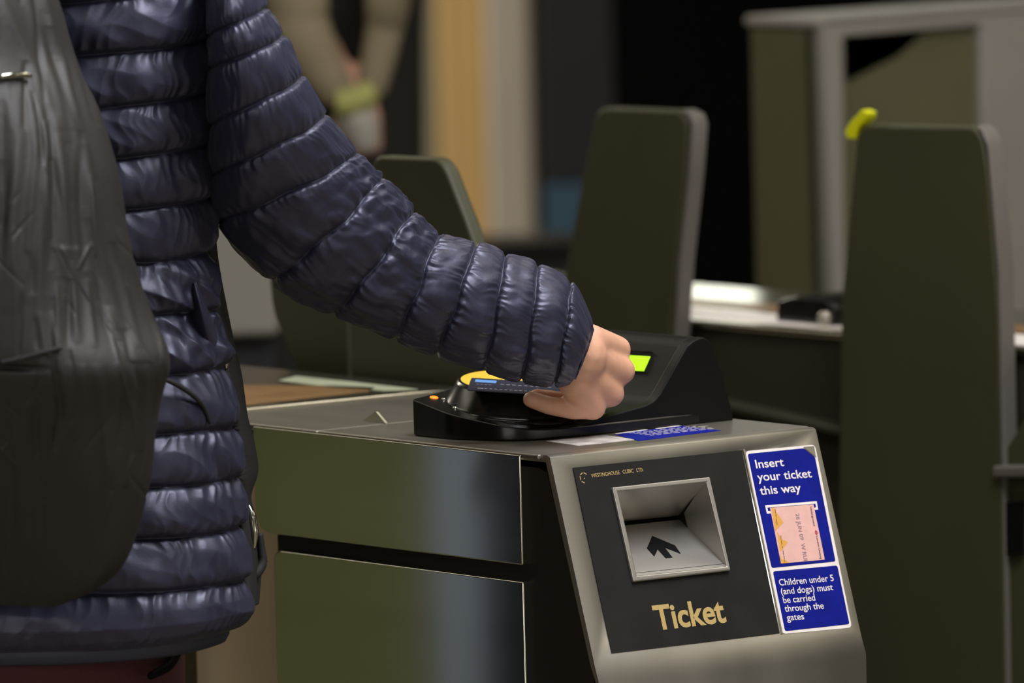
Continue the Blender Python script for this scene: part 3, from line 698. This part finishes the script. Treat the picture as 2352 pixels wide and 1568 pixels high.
# front placket: webbing edge and zip along the open front
LF = [(482, 430), (480, 505), (478, 600), (492, 700), (512, 790), (524, 860), (538, 950), (546, 1010), (553, 1090), (558, 1160), (562, 1240), (567, 1320), (571, 1385)]
RT_ = [(490, 430), (489, 505), (497, 600), (517, 710), (536, 800), (550, 860), (563, 950), (580, 1020), (588, 1080), (572, 1140), (586, 1200), (596, 1285), (590, 1385)]
L3 = np.array([at(x - 8, y, -.048) for x, y in LF]); R3 = np.array([at(x, y, .0) for x, y in RT_])
L3, R3 = spline(L3, 200), spline(R3, 200)
u = np.linspace(0, 1, 22)[None, :, None]
G = L3[:, None] * (1 - u) + R3[:, None] * u - FV * (.018 * np.sin(u * math.pi))
vv = np.linspace(0, 1, 200)[:, None]
rib = .0007 * np.sin((vv * 420 + u[..., 0] * 5)) * smooth(.3, .4, vv) * smooth(.75, .65, vv)
G = G - FV * rib[..., None] - FV * (.004 * noise(vv * 14, u[..., 0] * 2, 3))[..., None]
pk = gridmesh('front_placket', G, 'tape', jacket); so = pk.modifiers.new('thick', 'SOLIDIFY'); so.thickness = .004; so.offset = 0
tube('zip_pull', [at(570, 1160, -.03), at(579, 1185, -.032), at(584, 1225, -.033), at(583, 1258, -.03)], [.0018, .0036, .0036, .002], 'side', jacket, 20, 12)
tube('zip_pull', [at(508, 788, -.05), at(516, 815, -.053), at(518, 845, -.05)], [.002, .0038, .0022], 'side', jacket, 16, 12)
tube('cord_end', [at(596, 1225, -.02), at(601, 1262, -.02), at(603, 1290, -.02), at(590, 1315, -.025), at(572, 1330, -.03)], [.003, .0032, .0042, .0045, .003], 'tape', jacket, 20, 12)
# pocket flap fold under the armpit
FLP = np.array([[at(x, y, F + .016) for x, y, F in row] for row in (
    ((436, 650, -.100), (447, 650, -.108), (458, 662, -.098), (470, 690, -.07)), ((438, 690, -.100), (456, 690, -.112), (472, 705, -.100), (486, 725, -.07)),
    ((444, 740, -.100), (468, 742, -.108), (488, 752, -.098), (502, 765, -.07)), ((456, 800, -.092), (482, 795, -.096), (500, 800, -.088), (512, 808, -.07)))])
FG = np.array([spline(FLP[:, j], 40) for j in range(4)]).transpose(1, 0, 2); FG = np.array([spline(FG[i], 24) for i in range(40)])
fl_ = gridmesh('pocket_flap', FG, 'nylon', jacket); so = fl_.modifiers.new('thick', 'SOLIDIFY'); so.thickness = .003
tube('pocket_piping', [at(368, 868, -.135), at(400, 880, -.128), at(440, 905, -.116), (at(468, 935, -.105)), at(482, 972, -.098)], [.0016, .0022, .0022, .002, .0012], 'tape', jacket, 30, 10)

# ---- sleeves
def sleeve(name, ST, nrow, rb, seed, elbow):
    """ST: rows of (upper x, upper y, lower x, lower y, F): integer steps are the quilting seams"""
    ST = np.array(ST, float); n = len(ST)
    U = np.array([at(a, b, f) for a, b, c, d, f in ST]); Lw = np.array([at(c, d, f) for a, b, c, d, f in ST])
    U, Lw = spline(U, nrow), spline(Lw, nrow); C = (U + Lw) / 2
    E1 = (U - Lw) / 2; ra = np.linalg.norm(E1, axis=1); E1 /= ra[:, None]
    Tn = np.gradient(C, axis=0); Tn /= np.linalg.norm(Tn, axis=1)[:, None]
    E2 = np.cross(Tn, E1); E2 /= np.linalg.norm(E2, axis=1)[:, None]
    E2 *= np.sign(E2 @ -FV)[:, None]
    E2 = .08 * E2 - .92 * FV; E2 /= np.linalg.norm(E2, axis=1)[:, None]
    a = np.linspace(0, 2 * math.pi, 340, endpoint=False)
    s = np.linspace(0, n - 1, nrow)[:, None] + .10 * noise(np.cos(a)[None] * 1.2 + np.linspace(0, 9, nrow)[:, None] * .3, np.sin(a)[None] * 1.2, seed)
    kk = np.floor(s); t = s - kk
    puff = np.clip(1 - np.abs(2 * t - 1) ** 2.6, 0, 1) ** .62; ds = np.minimum(t, 1 - t)
    rbv = np.interp(np.linspace(0, 1, nrow), np.linspace(0, 1, len(rb)), rb)
    q = a[None] * .55
    lob = 1 + .3 * noise(np.cos(a)[None] * 1.6 + kk * 4.1, np.sin(a)[None] * 1.6, seed + 1)
    puck = ridge(a[None] * 7 + .7 * noise(a[None] * 2, s * 2, seed + 5), t * .8 + kk * 7.3, seed + 2) * np.exp(-ds / .2)
    folds = ridge(a[None] * 2.2 + s * .55, s * .9 - a[None] * .8, seed + 3)
    el = np.exp(-((s - elbow) / 1.6) ** 2)
    top = smooth(.2, 1.0, np.cos(a)[None])                    # bunching along the upper edge
    ext = np.maximum(smooth(.35, .95, np.abs(np.cos(a)[None])), 0)
    D = (.0088 * puff * lob * (1 - .5 * ext) - .0062 + .0026 * puck * smooth(0, .10, ds) + .0020 * noise(a[None] * 4 + kk * 3, t * 1.3 + kk, seed + 4) * puff
         + el * (.0022 * folds + .0018 * noise(a[None] * 5, s * 4, seed + 6)) + .0030 * top * el * ridge(s * 1.7 + a[None], a[None] * 3, seed + 7))
    R1, R2 = ra[:, None] + D, rbv[:, None] + D
    P = C[:, None] + (R1 * np.cos(a)[None])[..., None] * E1[:, None] + (R2 * np.sin(a)[None])[..., None] * E2[:, None]
    # roll the cuff inwards
    endc = C[-1]
    turn = [endc + (P[-1] - endc) * sc_ - Tn[-1] * dz for sc_, dz in ((.97, -.002), (.90, -.002), (.82, .004), (.78, .02))]
    P = np.concatenate([P, np.array(turn)])
    return gridmesh(name, P, 'nylon', jacket, True)
ST = [(560, -150, 470, -95, -.075), (595, -70, 468, -5, -.085), (622, 12, 470, 85, -.088), (660, 76, 472, 160, -.085), (704, 166, 472, 290, -.075), (756, 256, 474, 405, -.055), (825, 346, 490, 512, -.025),
      (878, 405, 622, 650, .000), (949, 478, 762, 727, .025), (1008, 530, 902, 785, .045), (1094, 552, 995, 823, .060), (1163, 575, 1106, 858, .072), (1238, 599, 1194, 884, .084), (1313, 640, 1270, 892, .095), (1366, 738, 1308, 888, .103)]
sl_ = sleeve('sleeve', ST, 640, [.05, .066, .07, .07, .068, .066, .064, .060, .056, .052, .05, .048, .046, .042, .030], 11, 7.4)
# left sleeve hangs on the far side
def px_of(P): return proj(P)
LS = []
for q_ in np.linspace(0, 1, 13):
    c = lsh + ZV * .04 + (lel - lsh) * min(1, q_ * 2) + (lwr - lel) * max(0, q_ * 2 - 1)
    w_ = .068 - .025 * q_
    u_, l_ = px_of(c + r_ * w_), px_of(c - r_ * w_); LS.append((*u_, *l_, c @ FV))
sleeve('sleeve', LS, 300, [.06, .065, .06, .055, .05, .045, .04], 23, 6)

# ---- trousers, shoes
TR = []
for yz, sa, sb in ((.985, .100, .118), (.93, .104, .126), (.86, .104, .130), (.80, .100, .130), (.76, .096, .128)):
    a = np.linspace(0, 2 * math.pi, 96, endpoint=False)
    w = 1 + .012 * noise(np.cos(a) * 3 + yz * 9, np.sin(a) * 3, 2)
    TR.append(np.array([body(.0 + sa * w_ * math.cos(x) - .01, sb * w_ * math.sin(x), yz) for x, w_ in zip(a, w)]))
trou = gridmesh('trousers', np.array(TR), 'red_cloth', person, True)
for sgn in (-1, 1): tube('trouser_leg', [body(0, .066 * sgn, .80), body(.02, .086 * sgn, .48), body(-.01, .094 * sgn, .09)], [.075, .07, .062], 'red_cloth', trou, 40, 40)
tube('pocket_edge', [at(408, 1476, -.035), at(404, 1500, -.045), at(385, 1530, -.07), at(345, 1552, -.1)], [.004, .0045, .004, .003], 'slot', trou, 24, 10)
for sgn in (-1, 1): tube('shoe', [body(-.07, .097 * sgn, .045), body(0, .098 * sgn, .05), body(.08, .102 * sgn, .042), body(.16, .106 * sgn, .032)], [.036, .045, .045, .03], 'shoe', person, 24, 20)
hr = []
for q_ in np.linspace(0, math.pi * .62, 14):
    a = np.linspace(0, 2 * math.pi, 40, endpoint=False); cut = 1 - .5 * np.clip(np.cos(a), 0, 1)
    hr.append(np.array([hd + ZV * .03 + ZV * .098 * math.cos(q_ * c_) + .096 * math.sin(q_ * c_) * (f_ * math.cos(x) * 1.0 + r_ * math.sin(x)) for x, c_ in zip(a, cut)]))
gridmesh('hair', np.array(hr), 'darkcloth', person, True)

# ================================================================== backpack
BE = [(-190, 20), (-150, 60), (-60, 100), (0, 130), (60, 148), (130, 168), (200, 208), (260, 236), (330, 258), (400, 276), (500, 290), (560, 300), (640, 314), (700, 330), (760, 356), (800, 386), (835, 398), (870, 380), (930, 364), (1000, 357), (1100, 347), (1200, 326), (1290, 300), (1345, 264), (1375, 215), (1392, 150)]
ys = np.linspace(-190, 1392, 620); CB = -.475
kern = np.exp(-.5 * (np.arange(-40, 41) / 11.0) ** 2); kern /= kern.sum()
PB, ANG = [], np.concatenate([np.linspace(math.radians(70), math.radians(240), 430), np.linspace(math.radians(242), math.radians(428), 70)])
Y, A = np.meshgrid(ys, ANG, indexing='ij')
zb_ = np.array([(lambda d: (CAM + d * ((-.27 - CAM @ FV) / (d @ FV)))[2])(ray(150, y)) for y in ys])
hb = np.array([at(lerp_table(BE, y), y, -.24) @ RV for y in ys]) - CB
hb = np.convolve(np.pad(hb, 40, mode='reflect', reflect_type='odd'), kern, 'valid')
endf = np.sqrt(np.clip(1 - np.abs((ys - 600) / 800) ** 8, .02, 1))
depth = .095 * endf
n_ = 2.6
rad = (np.abs(np.cos(A)) ** n_ + np.abs(np.sin(A)) ** n_) ** (-1 / n_)
bwid = np.sqrt(np.maximum(hb ** 2 - (.5 * depth) ** 2, .0004)) / .866
dback = 1.0 + .6 * smooth(-190, 600, Y) - 1.15 * smooth(650, 1480, Y)
fr0, rt0 = depth[:, None] * np.cos(A) * rad * np.where(np.cos(A) < 0, dback, 1), bwid[:, None] * np.sin(A) * rad
yy_ = Y / 1000.0
lx_ = bwid[:, None] * np.sin(A) * 2.78                       # sideways position, in thousands of picture rows
P0 = (CB * RV - .225 * FV) + fr0[..., None] * f_ + rt0[..., None] * r_ + zb_[:, None, None] * ZV - CAM
pz = P0 @ FW; gx, gy = 1176 + FPX * (P0 @ CR) / pz, 784 - FPX * (P0 @ CU) / pz
STROKES = [(18, 2.6, ((40, 205), (45, 330), (28, 480), (18, 720))), (12, 2.0, ((80, 215), (88, 330), (70, 520), (60, 700))), (14, 2.6, ((100, 240), (112, 360), (95, 560), (88, 780))), (13, 2.4, ((140, 260), (152, 400), (158, 560), (150, 640))),
           (15, 3.0, ((150, 130), (185, 250), (215, 420), (238, 580), (290, 760))), (12, 2.6, ((230, 420), (268, 560), (300, 690), (330, 800))), (14, 3.0, ((95, -120), (125, 20), (165, 150), (190, 300))), (13, 2.4, ((45, -120), (90, 40), (140, 190), (170, 330))),
           (15, 2.2, ((-10, -60), (40, 60), (100, 170), (150, 300))), (9, 2.0, ((168, 600), (176, 700), (182, 790))), (9, 2.0, ((205, 640), (214, 730), (222, 800))), (13, 2.4, ((165, 830), (160, 930), (138, 1040), (110, 1120))), (10, 2.0, ((192, 835), (190, 930), (172, 1010))),
           (12, 2.4, ((225, 835), (240, 960), (250, 1080), (240, 1180))), (12, 2.2, ((272, 830), (268, 980), (250, 1120))), (11, 2.2, ((312, 835), (304, 960), (296, 1080))), (10, 1.8, ((345, 835), (338, 930), (330, 1040))), (10, -2.6, ((120, 240), (130, 420), (120, 620))), (10, -2.6, ((200, 300), (196, 480), (205, 620))),
           (11, -2.8, ((128, 60), (175, 230), (205, 330))), (9, -2.4, ((165, 640), (162, 720), (160, 800))), (10, -2.4, ((130, 850), (140, 960), (120, 1040))), (16, 2.0, ((-40, 220), (-50, 480), (-60, 760))), (14, -2.4, ((5, 230), (8, 420), (-6, 640)))]
rs = np.random.RandomState(12)
for _ in range(190):
    y0_ = rs.uniform(-190, 1300); L_ = rs.uniform(70, 330); x0_ = rs.uniform(-330, 390); lean = (x0_ - 20) / 900 * (1 if y0_ < 800 else -.5) + rs.normal(0, .06)
    STROKES.append((rs.uniform(4, 11), rs.choice([-1, 1]) * rs.uniform(.6, 1.9), ((x0_, y0_), (x0_ + lean * L_ * .5 + rs.normal(0, 4), y0_ + L_ * .5), (x0_ + lean * L_, y0_ + L_))))
for _ in range(26):                                          # a few slanting creases
    y0_ = rs.uniform(250, 1250); x0_ = rs.uniform(-200, 330); L_ = rs.uniform(40, 110); lean = rs.uniform(.5, 1.1) * rs.choice([-1, 1])
    STROKES.append((rs.uniform(4, 7), rs.choice([-1, 1]) * rs.uniform(.5, 1.2), ((x0_, y0_), (x0_ + lean * L_, y0_ + L_))))
fold = noise(lx_ * 4, yy_ * 1.6, 34) * .004
for w_, amp_, pts_ in STROKES:
    py_ = [p[1] for p in pts_]; xs_ = np.interp(gy, py_, [p[0] for p in pts_]); tt_ = (gy - py_[0]) / (py_[-1] - py_[0])
    fold = fold + amp_ * .001 * np.exp(-((gx - xs_) / w_) ** 2) * np.clip(np.sin(np.clip(tt_, 0, 1) * math.pi), 0, 1) ** .6
crk = 0
keep = smooth(1300, 1050, Y) * .6 + .4
seamp = -.006 * np.exp(-((Y - (812 - (A - 2.4) * 30)) / 7) ** 2) * smooth(math.radians(128), math.radians(140), A) - .004 * np.exp(-((Y - 150) / 6) ** 2) * smooth(math.radians(132), math.radians(142), A) + .004 * np.exp(-((Y - 190) / 14) ** 2) * smooth(math.radians(132), math.radians(142), A)
D = (fold + crk) * keep + seamp * (A < 4.2) - .006
fr_, rt_ = fr0, rt0
nf_, nr_ = np.cos(A) / .095, np.sin(A) / .16; nl = np.sqrt(nf_ ** 2 + nr_ ** 2); nf_, nr_ = nf_ / nl, nr_ / nl
cB = CB * RV + (-.225) * FV
PK = cB + (fr_ + D * nf_)[..., None] * f_ + (rt_ + D * nr_)[..., None] * r_ + zb_[:, None, None] * ZV
pv = PK - CAM; pz = pv @ FW; ppx, ppy = 1176 + FPX * (pv @ CR) / pz, 784 - FPX * (pv @ CU) / pz
bx = np.interp(ppy, [560, 640, 710, 765, 830, 840], [160, 200, 245, 285, 325, 330]); band = smooth(30, 24, np.abs(ppx - bx)) * smooth(560, 575, ppy) * smooth(838, 826, ppy) * (A < 4.2)
PK = PK - (band * (.0012 + .0004 * np.sin((ppx - bx) * 1.1)))[..., None] * FV
bag = gridmesh('backpack', PK, 'pack', None, True, True)
tag(bag, 'crumpled black-brown nylon backpack on the back of the navy jacket', 'backpack')
def onbag(px, py, h=.002):                                    # nearest surface point of the pack to a picture ray
    d = ray(px, py); v = PK.reshape(-1, 3)[::3] - CAM; tt = v @ d / (d @ d); e = np.linalg.norm(v - tt[:, None] * d, axis=1); ok = np.where(e < .004)[0]
    if len(ok) == 0: ok = [int(np.argmin(e))]
    i = ok[int(np.argmin(tt[ok]))]; return CAM + d * tt[i] - FV * h
tube('zip', [onbag(x, y) for x, y in ((2, 176), (30, 172), (52, 171), (70, 174))], [.0022] * 4, 'side', bag, 20, 10)
tube('zip', [onbag(x, y) for x, y in ((2, 832), (50, 822), (100, 808), (142, 797))], [.002] * 4, 'tape', bag, 20, 10)
for sgn in (-1, 1):
    tube('shoulder_strap', [body(-.17, .09 * sgn, 1.33), body(-.10, .10 * sgn, 1.445), body(.02, .105 * sgn, 1.462), body(.115, .11 * sgn, 1.38), body(.16, .12 * sgn, 1.25)], [.022] * 5, 'tape', bag, 30, 12, .25, tuple(f_ * .3 + ZV))

# ================================================================== blurred person beyond the gates
F2 = 2.75
pc = at(665, 0, F2 + .14); pc2 = np.array([pc[0], pc[1], 0])
toC = -FV
def bd(rt, fw_, z): return pc2 + RV * rt + toC * fw_ + ZV * z
Q = []
for s in (-1, 1):
    Q += [(bd(.09 * s, 0, .9), bd(.095 * s, .02, .48), .08, .055), (bd(.095 * s, .02, .48), bd(.1 * s, 0, .08), .052, .04), (bd(.1 * s, 0, .06), bd(.11 * s, .12, .035), .038, .03), (bd(.05 * s, 0, 1.42), bd(.15 * s, 0, 1.39), .045, .04), (bd(.05 * s, 0, 1.3), bd(.05 * s, 0, .95), .07, .07)]
Q += [(bd(0, 0, 1.45), bd(0, .01, 1.56), .055, .05), (bd(0, .02, 1.64), bd(0, .02, 1.68), .08, .085), (bd(0, .10, 1.63), bd(0, .11, 1.61), .012, .013)]
hnd = at(822, 262, F2 - .06)
for s in (-1, 1):
    el = at(640 if s < 0 else 905, -80, F2 - .05); Q += [(bd(.16 * s, 0, 1.38), el, .03, .026), (el, hnd + RV * .014 * s + ZV * .05, .020, .012)]
Q += [(hnd + ZV * .03, hnd - ZV * .02, .026, .026)]
for i in range(4): Q.append((hnd - ZV * (.0 + .012 * i) - FV * .02 + RV * .02, hnd - ZV * (.01 + .012 * i) - FV * .03 - RV * .03, .010, .009))
Q.append((hnd + ZV * .03 - FV * .01, hnd - FV * .035 + RV * .01, .011, .009))
p2 = skin_mesh('person', Q, .007, 'skin', 6)
tag(p2, 'blurred person beyond the gates in dark clothes and olive-brown sleeves, pale hands held together', 'person')
def px3(L, F): return [at(x, y, F) for x, y in L]
tube('sleeve', [bd(-.16, .0, 1.39)] + px3(((640, -80),), F2 - .05) + px3(((690, 60), (735, 150), (782, 225)), F2 - .08), [.05, .042, .034, .028, .020], 'coat', p2, 30, 20)
tube('sleeve', [bd(.16, .0, 1.39)] + px3(((905, -80), (884, 60), (868, 140), (852, 210)), F2 - .08), [.048, .032, .022, .020, .017], 'coat', p2, 30, 20)
tube('cuff', px3(((772, 236), (800, 236), (832, 224), (860, 205)), F2 - .13), [.014, .016, .016, .012], 'cuff', p2, 20, 14)
tube('glove', px3(((818, 245), (826, 275), (834, 310), (842, 345)), F2 - .12), [.016, .022, .020, .014], 'glove', p2, 20, 14)
tube('glove', px3(((795, 255), (808, 290), (825, 330)), F2 - .11), [.016, .018, .014], 'glove', p2, 20, 14)
a = np.linspace(0, 2 * math.pi, 60, endpoint=False)
gridmesh('coat', np.array([[bd(sx * math.cos(x) * 1.0, sy * math.sin(x), z) for x in a] for z, sx, sy in ((1.47, .09, .08), (1.42, .17, .11), (1.2, .155, .12), (1.0, .15, .12), (.7, .16, .13), (.55, .165, .13))]), 'darkcloth', p2, True)
